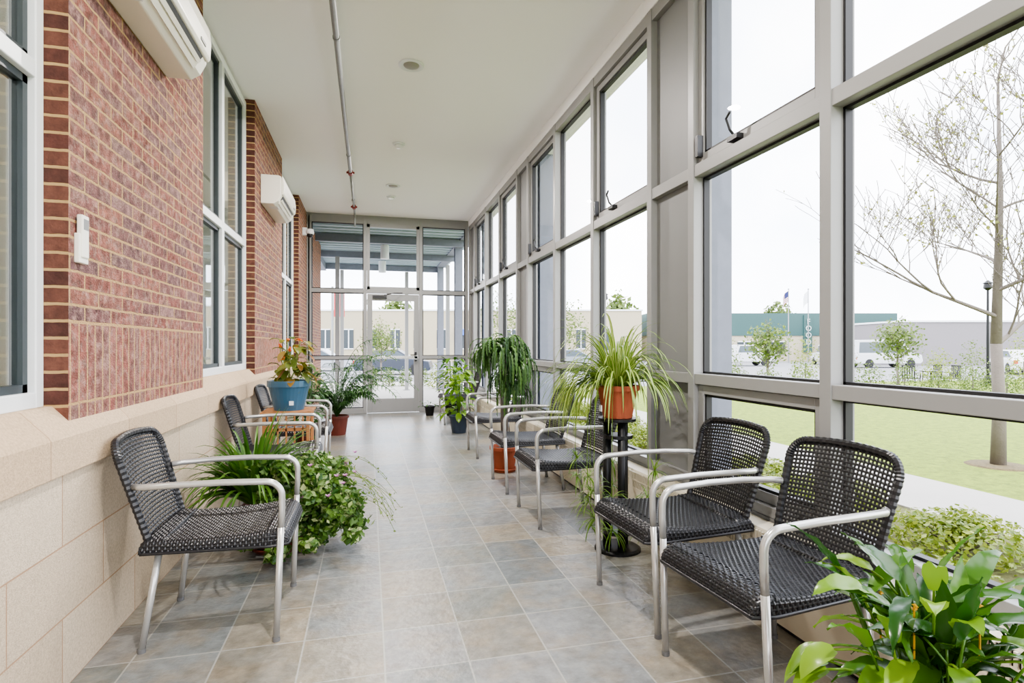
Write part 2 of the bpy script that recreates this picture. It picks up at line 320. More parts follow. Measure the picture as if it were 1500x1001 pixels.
el=['low side window left of the end door','side window left of the end door','upper window left of the end door','glazed transom above the end door','low side window right of the end door','side window right of the end door','upper window right of the end door']
for k,(a,c,u,v) in enumerate(ew):
    w=thing(f'window_{n}',el[k],'window',kind='structure'); n+=1
    t=.014;s=MB(); s.box(a,a+t,y0+.03,y0+.07,u,v).box(c-t,c,y0+.03,y0+.07,u,v).box(a,c,y0+.03,y0+.07,u,u+t).box(a,c,y0+.03,y0+.07,v-t,v)
    s.build('gasket',M_gask,w)
    if k==3:
        t=.05;s=MB(); s.box(a,a+t,y0+.005,y0+.05,u,v).box(c-t,c,y0+.005,y0+.05,u,v).box(a,c,y0+.005,y0+.05,u,u+t).box(a,c,y0+.005,y0+.05,v-t,v); s.build('inner_frame',M_frame,w)
d=thing('door_1','glazed aluminium exit door with push bar at corridor end','door',kind='structure')
a,c=-.025,.895
s=MB(); s.box(a,a+.09,y0+.02,y0+.065,.01,2.15).box(c-.09,c,y0+.02,y0+.065,.01,2.15).box(a+.09,c-.09,y0+.02,y0+.065,.01,.26).box(a+.09,c-.09,y0+.02,y0+.065,2.03,2.15); s.build('door_leaf',M_frame,d,bevel=.003)
MB().box(a+.02,c-.02,y0-.05,y0-.02,.98,1.03).box(a+.03,a+.09,y0-.05,y0+.02,.965,1.045).box(c-.09,c-.03,y0-.05,y0+.02,.965,1.045).build('push_bar',M_alu,d,bevel=.004)
MB().box(c-.085,c-.045,y0-.035,y0+.02,.93,1.1).tube([(c-.065,y0-.03,1.05),(c-.065,y0-.07,1.05),(c-.16,y0-.075,1.05)],.01,8).build('door_handle',M_dark,d)
MB().box(a+.1,a+.34,y0-.035,y0+.02,2.07,2.12).tube([(a+.3,y0-.03,2.13),(a+.45,y0-.16,2.15),(a+.62,y0-.01,2.17)],.008,6).build('door_closer',M_dark,d)
for z in (.3,1.1,1.95): MB().tube([(a-.005,y0+.01,z),(a-.005,y0+.01,z+.1)],.009,8).build('hinge',M_alu,d)
b=MB(); 
for x in (-1.0,0,.9,1.78): b.box(x-.03,x+.03,YB-.1,YB,0,CZ)
b.box(-1.05,XR,YB-.1,YB,3.4,CZ).box(-1.05,XR,YB-.1,YB,2.17,2.24).box(-1.05,XR,YB-.1,YB,0,.1)
S(b,'wall_back',M_frame,'grey glazed frame closing the corridor behind the camera','window wall')  # unseen corridor end, left open so sky light enters from behind
# ------------------------------------------------------------------ chair
def make_chair(label):
    t=thing('wicker_armchair',label,'chair',group='black wicker armchairs')
    PR=[(-.255,.382),(-.262,.418),(-.245,.438),(-.15,.432),(0,.430),(.12,.436),(.20,.446),(.245,.447),(.275,.432),(.286,.410),(.288,.384)]
    ZL=.384
    cum=[0]
    for i in range(1,len(PR)): cum.append(cum[-1]+math.dist(PR[i],PR[i-1]))
    def prof(s):
        d=s*cum[-1]
        for i in range(1,len(PR)):
            if d<=cum[i]+1e-9:
                k=(d-cum[i-1])/(cum[i]-cum[i-1]); return PR[i-1][0]+(PR[i][0]-PR[i-1][0])*k,PR[i-1][1]+(PR[i][1]-PR[i-1][1])*k
        return PR[-1]
    def Sf(s_,t_,off=0):
        x,z=prof(s_); hw=.226+.03*(x+.26)/.55
        if x>.2: hw-=.03*((x-.2)/.09)**2
        a=abs(t_)*(hw+.055); y=a; f=1
        if a>hw-.02:
            q=min(1,(a-(hw-.02))/.075); y=hw-.02+.028*math.sin(min(1,q*1.6)*PI/2); f=1-q**1.6
        z=ZL+(z-ZL)*f-.010*(1-(y/.28)**2)*(1 if .2<s_<.8 else 0)*f
        return Vector((x,y*(1 if t_>=0 else -1),z))
    def Nf(s_,t_):
        e=.01; du=Sf(min(1,s_+e),t_)-Sf(max(0,s_-e),t_); dv=Sf(s_,min(1,t_+e))-Sf(s_,max(-1,t_-e)); n=du.cross(dv)
        return n.normalized() if n.length>1e-9 else Vector((0,0,1))
    m=MB(); NS,NT=26,26
    vs=[Sf(i/NS,-1+2*j/NT)-Nf(i/NS,-1+2*j/NT)*.005 for i in range(NS+1) for j in range(NT+1)]
    m.add(vs,[(i*(NT+1)+j,(i+1)*(NT+1)+j,(i+1)*(NT+1)+j+1,i*(NT+1)+j+1) for i in range(NS) for j in range(NT)],1)
    m.box(-.24,.26,-.22,.22,.386,.395,1)
    ns,nt=60,36
    for i in range(ns+1):
        s_=i/ns; pts=[];nr=[]
        for j in range(2*nt+1):
            t_=-1+j/nt; nn=Nf(s_,t_); o=.0022*math.cos(PI*j/2+PI*i)
            pts.append(Sf(s_,t_)+nn*o); nr.append(nn)
        m.ribbon(pts,nr,.0044,.0016)
    for j in range(nt+1):
        t_=-1+2*j/nt; pts=[Sf(i/60,t_) for i in range(61)]; m.ribbon(pts,[Nf(i/60,t_) for i in range(61)],.0042,.001)
    seat=m.build('seat',[M_wick,M_wickb],t,smooth=False)
    e=MB(); q=[]
    for j in range(31): q.append(Sf(1,-1+2*j/30))
    e.tube(q,.007,6); e.tube([Sf(i/30,1) for i in range(31)],.007,6); e.tube([Sf(i/30,-1) for i in range(31)],.007,6); e.build('seat_rim',M_wick,seat,smooth=True)
    def Bf(u,v):
        hw=.208+.030*v; return Vector((-.232-.118*v-.028*(1-u*u)*(.4+.6*v), u*hw, .41+.42*v-.018*u*u*v))
    def vmax(u): a=abs(u); return 1 if a<.72 else 1-.17*(1-math.sqrt(max(0,1-((a-.72)/.28)**2)))
    def umax(v): return 1 if v<.83 else .72+.28*math.sqrt(max(0,1-((v-.83)/.17)**2))
    def Bn(u,v):
        e=.01; return (Bf(u+e,v)-Bf(u-e,v)).cross(Bf(u,v+e)-Bf(u,v-e)).normalized()
    m=MB(); nc,nr_=28,26
    for i in range(1,nc):
        u=-1+2*i/nc; vm=vmax(u); pts=[];nn=[]
        for j in range(2*nr_+1):
            v=j/(2*nr_)
            if v>vm: break
            n_=Bn(u,v); pts.append(Bf(u,v)+n_*.0015*math.cos(PI*j/2+PI*i)); nn.append(n_)
        m.ribbon(pts,nn,.0049,.0013)
    for j in range(1,nr_):
        v=j/nr_; um=umax(v); pts=[];nn=[]
        for i in range(2*nc+1):
            u=-1+i/nc
            if abs(u)>um: continue
            n_=Bn(u,v); pts.append(Bf(u,v)-n_*.0015*math.cos(PI*i/2+PI*j)); nn.append(n_)
        m.ribbon(pts,nn,.0049,.0013)
    back=m.build('backrest',M_wick,t)
    bp=[]
    for k in range(30): bp.append(Bf(-1,.83*k/30))
    for k in range(21):
        a=PI/2*k/20; bp.append(Bf(-(.72+.28*math.cos(a)),.83+.17*math.sin(a)))
    for k in range(1,24): bp.append(Bf(-.72+1.44*k/24,1))
    for k in range(21):
        a=PI/2*(1-k/20); bp.append(Bf(.72+.28*math.cos(a),.83+.17*math.sin(a)))
    for k in range(29,-1,-1): bp.append(Bf(1,.83*k/30))
    r=[.0160 if k%2 else .0135 for k in range(len(bp))]
    MB().tube(bp,r,8).build('backrest_rim',M_wick,back)
    for sy in (-1,1):
        y=.262*sy
        MB().tube([(.245,y+.008*sy,0.012),(.262,y,.46)],.0132,12).build('leg',M_alu,t,smooth=True)
        pts=[(.262,y,.46),(.266,y,.54)]
        for k in range(9):
            a=PI/2*k/8; pts.append((.202+.064*math.cos(a),y,.588+.062*math.sin(a)))
        pts+=[(.05,y*1.01,.656),(-.12,y*1.0,.655),(-.25,y*.94,.65),(-.285,.222*sy,.648)]
        MB().tube(pts,.0132,12).build('armrest',M_alu,t,smooth=True)
        MB().tube([(-.20,.20*sy,.39),(-.252,.235*sy,.012)],.0132,12).build('leg',M_alu,t,smooth=True)
        MB().tube([(-.2,.205*sy,.390),(.26,.245*sy,.390)],.008,8).build('seat_frame',M_alu,t)
        for p in ((.245,.27*sy),(-.252,.235*sy)): MB().tube([(p[0],p[1],0),(p[0],p[1],.016)],.0152,12).build('foot_cap',M_rub,t)
    return t
ch=make_chair('nearest left wicker armchair with metal legs, in front of the flowering bowl plant')
ch.location=(-.61,2.72,0)
for x,y,rz,l in [(-.64,4.52,.04,'wicker armchair on the left just before the wooden plant stand'),
    (-.64,5.72,0,'wicker armchair on the left just behind the wooden plant stand'),
    (1.385,1.712,PI+.08,'nearest window side wicker armchair, next to the broad-leaved foreground plant'),
    (1.385,2.365,PI+.05,'second wicker armchair on window side, just before the black pedestal'),
    (1.335,3.78,PI,'wicker armchair just past the black pedestal holding a spider plant'),
    (1.335,4.68,PI,'wicker armchair just before the terracotta pot on the floor by the windows'),
    (1.37,6.15,PI,'wicker armchair just behind the tall weeping plant'),
    (1.37,8.8,PI,'farthest wicker armchair near the glass end door')]:
    dup(ch,(x,y,0),rz,l)
# ------------------------------------------------------------------ wall things
def make_ac(label,y0,y1,z0):
    t=thing('air_conditioner',label,'air conditioner',(XB+.002,y0,z0),group='wall mounted air conditioners'); L=y1-y0
    fn=lambda p,q,a:(p,a,q)
    MB().prism([(0,.29),(.165,.29),(.19,.28),(.195,.26),(.195,.09),(.165,.03),(.12,.0),(0,0)],0,L,fn).build('body',M_plast,t,bevel=.006)
    MB().prism([(.196,.283),(.214,.272),(.222,.20),(.218,.115),(.207,.098),(.196,.098)],.012,L-.012,fn).build('front_panel',M_plast,t,bevel=.005)
    MB().prism([(.15,.035),(.198,.092),(.203,.088),(.157,.028)],.07,L-.10,fn).build('outlet_slot',M_dark,t)
    MB().prism([(.155,.022),(.172,.040),(.177,.036),(.16,.017)],.08,L-.11,fn).build('louver',M_plast,t)
    MB().prism([(.178,.048),(.192,.064),(.197,.06),(.183,.044)],.08,L-.11,fn).build('louver',M_plast,t)
    MB().box(.06,.14,.12,.24,-.002,0).build('sticker',M_white,t); MB().box(.217,.2235,L-.2,L-.12,.13,.145).build('display',M_panel,t)
    g=MB()
    for k in range(22): g.box(.03,.15,.05+k*(L-.1)/22,.05+k*(L-.1)/22+.012,.29,.294)
    g.build('intake_grille',M_plast,t)
make_ac('white wall air conditioner on the near brick pier, at top left',2.40,3.36,2.64)
make_ac('smaller looking white wall air conditioner on the second brick pier',6.05,7.0,2.64)
t=thing('remote_control','white remote control in wall holder on the near brick pier','remote control',(XB,2.425,1.51))
MB().box(0,.02,-.034,.034,0,.11).build('holder',M_plast,t,bevel=.004); MB().box(.005,.026,-.026,.026,.02,.18).build('handset',M_plast,t,bevel=.005)
MB().box(.0255,.027,-.018,.018,.125,.165).build('display',M_panel,t); MB().box(.0195,.021,-.022,.022,.03,.05).build('label_plate',M_white,t)
t=thing('sprinkler_pipe','galvanised pipe with red couplings running under the ceiling','pipe',(-.23,0,3.47))
MB().tube([(0,YB,0),(0,7.6,0)],.022,12).tube([(0,7.62,0),(0,YE-.35,0)],.017,12).build('pipe_run',M_galv,t,smooth=True)
for y in (7.55,9.4): MB().tube([(0,y,0),(0,y+.09,0)],.034,12).tube([(-.05,y+.045,0),(.05,y+.045,0)],.014,8).build('coupling',M_red,t)
for y in (1.5,4.3,6.9,9.0): MB().tube([(0,y,.0),(0,y,.08)],.006,6).tube([(0,y-.012,0),(0,y+.012,0)],.027,12).build('hanger',M_galv,t)
MB().tube([(0,YE-.36,0),(0,YE-.33,-.05),(0,YE-.33,-.16)],.018,10).lathe([(.004,-.20),(.022,-.19),(.022,-.185),(.008,-.18),(.01,-.16)],12,(0,YE-.33,0)).build('sprinkler_head',M_galv,t)
M_lens=mat('lamp_lens',(150,148,142),.4)
def downlight(y,l):
    t=thing('ceiling_light',l,'ceiling light',(.345,y,CZ),group='recessed ceiling lights')
    MB().lathe([(.105,-.001),(.105,-.010),(.090,-.016),(.070,-.008),(.062,-.001)],32).build('trim_ring',M_white,t,smooth=True)
    MB().lathe([(.068,-.0005),(.06,-.012),(.03,-.02),(.001,-.022)],24).build('lamp',M_lens,t,smooth=True)
downlight(4.73,'round recessed ceiling light nearest the camera'); downlight(8.34,'round recessed ceiling light nearer the end door')
def smoke(y,l):
    t=thing('smoke_detector',l,'smoke detector',(.34,y,CZ),group='round smoke detectors')
    MB().lathe([(.07,0),(.07,-.012),(.06,-.016)],28).build('base',M_white,t,smooth=True); MB().lathe([(.052,-.016),(.052,-.035),(.035,-.05),(.001,-.052)],28).build('cap',M_white,t,smooth=True)
smoke(6.60,'white smoke detector between the two ceiling lights'); smoke(8.96,'white smoke detector beyond the farther ceiling light')
t=thing('security_camera','small white dome security camera high on the far left pier','security camera',(-.98,9.75,3.05))
MB().box(-.07,0,-.04,.04,-.02,.1).build('bracket',M_white,t); MB().lathe([(.001,.09),(.06,.08),(.07,.03),(.065,.0)],20,(.04,0,0)).build('housing',M_white,t,smooth=True); MB().lathe([(.055,0),(.045,-.035),(.02,-.055),(.001,-.058)],20,(.04,0,0)).build('dome',M_dark,t,smooth=True)
hb=[(YB,-.32),(-.32,1.41),(1.41,3.14),(3.14,4.87),(4.87,6.6),(6.6,8.33),(8.33,10.3)]
hl=['behind the camera','beside the foreground plant','behind the two nearest window side chairs','behind the chair past the black pedestal','behind the weeping plant','past the weeping plant','next to the end wall']
for (a,c),l in zip(hb,hl):
    t=thing('baseboard_heater','cream baseboard heater section '+l,'heater',(1.69,a,0),group='baseboard heater sections'); L=c-a-.006
    MB().prism([(.0,.02),(.118,.02),(.118,.385),(.02,.385),(.012,.375),(.012,.372),(.1,.372),(.1,.275),(0,.275)],0,L,lambda p,q,a_:(p,a_,q)).build('casing',M_heat,t)
    g=MB(); k=0; y=.02
    while y<L-.02:
        if (k%14)<12: g.box(.002,.012,y,y+.009,.275,.374)
        else: g.box(.002,.012,y,y+.0195,.275,.374)
        y+=.0195; k+=1
    g.box(.001,.012,0,L,.32,.328).build('grille',M_heat,t); MB().box(.02,.095,.01,L-.01,.276,.280).box(.093,.098,.005,L-.005,.276,.37).build('fin_tray',M_dark,t)
    MB().box(.012,.118,0,L,0,.02).build('plinth',M_dark,t); MB().box(-.003,0,L-.04,L,.02,.38).build('end_strip',M_heat,t)
# ------------------------------------------------------------------ plants
def pot(t,r0,r1,h,m,rim=.03,rw=.012,saucer=0):
    if saucer: MB().lathe([(r0*1.1,0),(r0*1.35,.03),(r0*1.3,.035),(r0*1.05,.012)],28).build('saucer',m,t,smooth=False)
    z=.013 if saucer else 0
    MB().lathe([(r0,z),(r1,h-rim),(r1+rw,h-rim),(r1+rw,h),(r1-.004,h),(r1-.012,h-.03),(r1*.9,h-.04)],32).build('pot',m,t)
    MB().lathe([(r1*.9,h-.05),(r1*.9,h-.028),(.001,h-.02)],20).build('soil',M_soil,t)
sp_prof=lambda t:min(1,.5+2*t)*(1-t)**.5
t=thing('pedestal','black metal pedestal with round base and three posts','plant stand',(1.43,3.06,0))
MB().lathe([(.135,0),(.135,.012),(.12,.02),(.001,.022)],32).build('base',M_black,t); MB().lathe([(.10,.76),(.115,.765),(.115,.78),(.001,.781)],32).build('top_plate',M_black,t)
for k in range(3):
    a=2*PI*k/3+.5; MB().tube([(.062*math.cos(a),.062*math.sin(a),.02),(.062*math.cos(a),.062*math.sin(a),.765)],.025,12).build('post',M_black,t,smooth=True)
for k,z in enumerate((.1,.66)): MB().lathe([(.075,z),(.088,z),(.088,z+.02),(.075,z+.02)],24).build('collar',M_black,t)
t=thing('spider_plant','arching spider plant in terracotta pot on the black pedestal','plant',(1.43,3.06,.782))
pot(t,.085,.115,.19,M_terra); MB().box(-.118,-.112,-.03,.0,.04,.075).build('sticker',M_white,t)
f=MB()
for i in range(230):
    a=R.random()*2*PI; el=rad(R.uniform(28,80) if i%5 else R.uniform(76,87)); L=R.uniform(.34,.64)
    if math.cos(a)>.2: L=min(L,.38/max(.75,math.cos(a)))
    f.blade((.05*math.cos(a),.05*math.sin(a),.17),a,el,L,R.uniform(.015,.024),droop=R.uniform(2.8,5.0),n=12,prof=sp_prof,stripe=1,fold=.35)
for i in range(50):
    a=R.uniform(PI*.6,PI*1.2); el=rad(R.uniform(20,60)); f.blade((.07*math.cos(a),.07*math.sin(a),.16),a,el,R.uniform(.42,.64),.018,droop=R.uniform(4,6.5),n=12,prof=sp_prof,stripe=1,fold=.35)
f.build('leaves',[M_sp,M_spc],t,smooth=True)
for k,(a,d,zz) in enumerate(((3.3,.20,-.48),(4.1,.17,-.62),(2.9,.24,-.35),(5.5,.22,-.42),(1.3,.20,-.45),(5.1,.22,-.60),(3.7,.23,-.55),(3.0,.16,-.64))):
    q=MB(); x,y=d*math.cos(a),d*math.sin(a)
    q.tube([(.05*math.cos(a),.05*math.sin(a),.18),(x*.7,y*.7,.25),(x,y,.12),(x*1.05,y*1.05,zz*.5),(x,y,zz)],.002,5,mi=0)
    for z in (zz,zz*.7):
        for i in range(20): q.blade((x,y,z),R.random()*2*PI,rad(R.uniform(-40,60)),R.uniform(.08,.16),.009,droop=2.5,n=6,prof=sp_prof)
    q.build('runner',M_sp,t,smooth=True)
t=thing('weeping_plant','tall weeping plant with drooping fronds in a floor terracotta pot','plant',(1.27,5.26,0))
pot(t,.095,.13,.24,M_terra,saucer=1)
s=MB()
for k in range(4):
    a=k*1.6; s.tube([(.02*math.cos(a),.02*math.sin(a),.2),(.03*math.cos(a),.03*math.sin(a),.7),(.07*math.cos(a),.07*math.sin(a),1.18)],[.012,.010,.007],8)
s.build('stem',M_bark,t,smooth=True)
f=MB()
tiers=[(.05,0,1.31,.11),(.12,.03,1.22,.10),(-.02,-.05,1.2,.10),(.10,-.05,1.06,.11),(.02,.05,.94,.10),(-.12,0,1.28,.09),(-.18,.0,1.20,.08),(.17,0,1.14,.08),(.08,0,.86,.08)]
for (tx,ty,tz,tr_) in tiers:
    for i in range(44):
        a=R.random()*2*PI; r=R.uniform(0,tr_); L=R.uniform(.14,.36)
        f.blade((r*math.cos(a)+tx,r*math.sin(a)+ty,tz-R.random()*.06),a,rad(R.uniform(-30,30)),L,R.uniform(.024,.036),droop=R.uniform(6,14),n=14,prof=lambda t:(.45+.55*abs(math.sin(22*t)))*(1-t)**.25,fold=.7)
f.build('leaves',M_weep,t)
t=thing('flowering_bowl_plant','wide terracotta bowl overflowing with variegated mounding foliage and spiky leaves','plant',(-.52,3.60,0))
pot(t,.13,.20,.26,M_terrad,rim=.035,saucer=1)
f=MB()
for k in range(50):
    a=R.uniform(-2.9,1.5); h_=R.uniform(0,1)**1.2; q=R.uniform(.45,1.08)*(1.12-.5*h_); c=(.15+.32*math.cos(a)*q,-.05+.31*math.sin(a)*q,.08+.44*h_); rr=R.uniform(.05,.11); f.cloud(c,(rr,rr,rr*.8),170,.040,.3,zmin=.02)
f.cloud((.12,-.03,.30),(.19,.19,.24),1500,.042,.55,zmin=.02)
f.build('mounding_foliage',M_mound,t)
f=MB()
for i in range(260):
    a=R.random()*2*PI if i%3 else R.uniform(2.3,3.9); L=R.uniform(.34,.6)
    f.blade((-.14+.04*math.cos(a),-.02+.04*math.sin(a),.28),a,rad(R.uniform(34,84)),L if math.cos(a)>-.8 else L*.72,R.uniform(.024,.040),droop=R.uniform(1.4,3.2),n=9,prof=sp_prof,fold=.4)
f.build('spiky_leaves',M_sp2,t,smooth=True)
for k in range(13):
    f=MB(); a=R.uniform(-1.8,1.0); c=Vector((.18+.26*math.cos(a),-.06+.27*math.sin(a),R.uniform(.30,.58)))
    for j in range(5): f.blade(c,j*1.25,.6,.020,.017,droop=.5,n=2,prof=lambda t:1-.5*t)
    f.build('flower',M_pink,t)
f=MB()
for k in range(13):
    a=R.uniform(-1.0,1.0); p=Vector((.30,-.05,R.uniform(.3,.55))); pts=[p.copy()]; d=Vector((math.cos(a),math.sin(a)*.5,.2))
    for j in range(9): p=p+d*.055; d=(d+Vector((R.uniform(-.25,.25),R.uniform(-.3,.3),-.22))).normalized(); pts.append(p.copy() if p.z>.01 else Vector((p.x,p.y,.01)))
    f.tube(pts,.0016,4)
    for q in pts[3:]: f.cloud(q,(.015,.015,.015),1,.02,.2)
f.build('trailing_stems',M_stem,t)
t=thing('wooden_plant_stand','slatted wood plant stand between two left chairs','plant stand',(-.66,5.12,0)); w=.17; hh=.66
for sx in (-1,1):
    for sy in (-1,1): MB().box(sx*w-.013,sx*w+.013,sy*w-.013,sy*w+.013,0,hh).build('leg',M_wood,t,bevel=.003)
s=MB()
for k in range(7): s.box(-w-.03,w+.03,-w+k*.0567-.016,-w+k*.0567+.016,hh-.016,hh)
s.build('shelf',M_wood,t); s=MB()
for k in range(6): s.box(-w,w,-w+k*.068-.02,-w+k*.068+.02,.28,.295)
s.build('shelf',M_wood,t)
for z in (.25,.50):
    for sgn in (-1,1): MB().box(-w,w,sgn*w-.008,sgn*w+.008,z,z+.025).build('rail',M_wood,t); MB().box(sgn*w-.008,sgn*w+.008,-w,w,z,z+.025).build('rail',M_wood,t)
for k in range(5): MB().box(-.13+k*.065-.006,-.13+k*.065+.006,-w-.008,-w+.004,.275,.64).build('slat',M_wood,t)
t=thing('croton_plant','leafy plant with small orange blooms in a blue glazed pot on the wooden stand','plant',(-.66,5.12,hh+.001))
pot(t,.12,.165,.25,M_blue,rim=.05); MB().box(.02,.055,-.158,-.152,.05,.085).build('sticker',M_white,t)
f=MB()
for i in range(80):
    a=R.random()*2*PI; z=.2+R.random()*.38; r=.02+.09*R.random(); p=(r*math.cos(a)+.04,r*math.sin(a),z)
    f.blade(p,a,rad(R.uniform(-20,60)),R.uniform(.07,.14),R.uniform(.045,.07),droop=1.8,n=5,prof=lambda t:math.sin(PI*min(1,.08+.92*t))**.7,pet=.04)
f.build('leaves',M_crot,t,smooth=True)
for i in range(7):
    a=R.random()*2*PI; top=Vector((.09*math.cos(a),.09*math.sin(a),R.uniform(.42,.60))); MB().tube([(0,0,.22),top*.6,top],.005,5).build('stem',M_stem,t); fl=MB(); fl.cloud(top,(.018,.018,.03),9,.028,.2); fl.build('flower',M_orange,t)
def palm(name,label,loc,n_,Lr,ll,pm,ph,pr):
    t=thing(name,label,'plant',loc); pot(t,pr*.78,pr,ph,pm)
    f=MB()
    for i in range(n_):
        a=R.random()*2*PI; el=rad(R.uniform(54,87)); p=Vector((0,0,ph-.02)); d=Vector((math.cos(el)*math.cos(a),math.cos(el)*math.sin(a),math.sin(el))); pts=[p.copy()]; L=R.uniform(*Lr)*(.75 if math.cos(a)<-.3 else 1)
        for j in range(18):
            p=p+d*L/18; d=(d+Vector((0,0,-.10*(j/7)))+Vector((math.cos(a),math.sin(a),0))*.02).normalized(); pts.append(p.copy())
            if j>3:
                for sg in (-1,1): f.blade(p,a+sg*1.0,rad(5),ll*(1.15-abs(j-10)/11)*(.6 if p.x<-.35 else 1),.026,droop=2.2,n=4)
        f.tube(pts,.005,4)
    f.build('fronds',M_palm,t,smooth=True)
palm('feathery_palm','feathery palm in a brown pot by the far left corner',(-.42,8.0,0),48,(.5,1.35),.20,M_terrad,.26,.15)
def leafy(name,label,loc,pm,r,h,n_,L,wd,m,ztop,blade=.6):
    t=thing(name,label,'plant',loc); pot(t,r*.75,r,h,pm,rim=.025)
    f=MB()
    for i in range(n_):
        a=R.random()*2*PI; z=h-.03+R.random()*(ztop-h); rr=(.03+.10*R.random()); f.blade((rr*math.cos(a),rr*math.sin(a),z),a,rad(R.uniform(-10,65)),R.uniform(.7,1.1)*L,wd*R.uniform(.8,1.2),droop=1.6,n=5,prof=lambda t:math.sin(PI*min(1,.06+.94*t))**.7,pet=.06)
    for k in range(5): a=k*1.25; f.tube([(0,0,h-.03),(.06*math.cos(a),.06*math.sin(a),ztop-.1)],.006,5)
    f.build('leaves',m,t,smooth=True)
leafy('leafy_plant','green leafy plant in dark blue floor pot by the far windows',(1.22,7.75,0),mat('navy_pot',(48,60,76),.4),.13,.24,90,.17,.08,M_lime,.92)
leafy('foliage_plant','dark broad-leaved plant in black pot in the far right corner',(1.42,9.72,0),M_black,.14,.26,80,.16,.08,M_broad,1.05)
leafy('small_potted_plant','tiny plant in black pot on the floor near the end door',(1.03,9.8,0),M_black,.085,.17,14,.08,.03,M_broad,.25)
leafy('low_leafy_plant','low green plant in brown pot beneath the farthest left window',(-.70,6.9,0),M_terrad,.13,.22,110,.14,.06,M_palm,.85)
# foreground plant
t=thing('broad_leaved_plant','large glossy broad-leaved plant filling the lower right corner','plant',(1.27,1.02,0))
pot(t,.14,.19,.30,M_terra,rim=.04)
f=MB(); ov=lambda t:math.sin(PI*min(1,.03+.97*t)**.64)**.9
for k in range(8):
    a=k*.82; rr=.16 if k%2 else .07; top=Vector((rr*math.cos(a),rr*math.sin(a),.53+.022*(k%5))); f.tube([(.03*math.cos(a),.03*math.sin(a),.27),top*.6+Vector((0,0,.06)),top],.007,6)
    for j in range(9):
        z=.36+(top.z-.36)*j/8; q=Vector((top.x*j/8,top.y*j/8,z)); aa=a+j*2.4+R.uniform(-.4,.4)
        f.blade(q,aa,rad(R.uniform(34,82)),R.uniform(.15,.215),R.uniform(.040,.056),droop=R.uniform(.7,1.9),n=10,prof=ov,fold=.3,pet=R.uniform(.04,.09),wave=.003,roll=R.uniform(-.5,.5))
f.build('leaves',M_broad,t,smooth=True)
f=MB(); rd=lambda t:math.sin(PI*min(1,.05+.95*t)**.72)**.8
for i in range(22):
    a=R.random()*2*PI; r=R.uniform(.05,.18); z=R.uniform(.40,.60)
    f.blade((r*math.cos(a),r*math.sin(a),z),a,rad(R.uniform(25,78)),R.uniform(.11,.15),R.uniform(.046,.060),droop=1.5,n=9,prof=rd,fold=.3,pet=.07,wave=.003,roll=R.uniform(-.5,.5))
for i in range(9):
    a=R.uniform(2.5,3.8); f.blade((.12*math.cos(a),.12*math.sin(a),R.uniform(.36,.5)),a,rad(R.uniform(10,45)),.11,.06,droop=2,n=8,prof=rd,pet=.12,roll=R.uniform(-.4,.4))
f.build('lighter_leaves',M_lime,t,smooth=True)
for i in range(3):
    f=MB(); a=2.2+i*1.3; c=Vector((.1*math.cos(a),.1*math.sin(a),.60+.02*i)); f.tube([c-Vector((0,0,.12)),c],.002,4); f.cloud(c,(.006,.006,.008),7,.012,.2); f.build('bloom',M_yel,t)
# ------------------------------------------------------------------ outdoors
GZ=-.12
M_lawn=mat('lawn_grass',(112,128,36),.95,var=.45,ns=9,bump=1,bs=60,det=12)
M_conc=mat('concrete_walk',(168,164,158),.9,var=.06,ns=3)
M_asph=mat('parking_asphalt',(128,128,130),.95,var=.06,ns=1)
M_mulch=mat('planting_soil',(90,90,50),.95,var=.3,ns=6,bump=.8); M_mul2=mat('bark_mulch',(100,88,60),.95,var=.4,ns=20,bump=1,det=10)
S(MB().box(5.35,70,-30,17,GZ-.3,GZ),'lawn',M_lawn,'mown lawn beyond the concrete path','lawn')
S(MB().box(4.25,5.35,-30,17,GZ-.3,GZ+.015),'sidewalk',M_conc,'concrete path running parallel to the window wall','path')
S(MB().box(1.95,4.25,-30,17,GZ-.3,GZ),'planting_bed',M_mulch,'planting bed between windows and concrete path','planting bed')
S(MB().box(-6,4.0,YE+.1,21,GZ-.28,GZ+.02),'patio',M_conc,'concrete apron outside the end door','paving')
S(MB().box(-90,160,-60,160,GZ-.6,GZ-.32),'parking_lot',M_asph,'pale parking lot beyond the lawn','parking lot')
S(MB().box(-60,1.95,YB-40,YB-.1,GZ-.3,GZ),'ground_behind',M_lawn,'grass behind the corridor','lawn')
def shrub_mesh(rng,h,n_,sz,m,r=.55):
    t=thing('low_shrub','x','shrub'); f=MB(); f.cloud((0,0,h*.35),(r,r,h*.65),n_,sz,.6,rng=rng,zmin=0)
    for k in range(8):
        a=rng.random()*6.28; q=rng.random()*r*.65; f.cloud((q*math.cos(a),q*math.sin(a),h*.6),(.12,.12,h*.4),n_//14,sz,.3,rng=rng,zmin=0)
    f.build('foliage',m,t); s=MB()
    for k in range(7): a=k*.9; s.tube([(0,0,0),(r*.5*math.cos(a),r*.5*math.sin(a),h*.6)],.008,4)
    s.build('stem',M_bark,t); return t
pro=[shrub_mesh(random.Random(k),.34,2000,.038,M_shr,.44) for k in range(2)]
i=0
for xx in (2.75,3.66):
    for yy in [0.3+1.0*k for k in range(13)]:
        l='low lime green shrub in the planting bed along the window wall'
        x=xx; y=yy+(.45 if xx>3 else 0)
        if i<2: o=pro[i]; o.location=(x,y,GZ); o['label']=l; o['group']='lime shrubs in the planting bed'
        else: o=dup(pro[i%2],(x,y,GZ),R.random()*6,l,'lime shrubs in the planting bed')
        o.scale=(1,1,R.uniform(.7,1.1)); i+=1
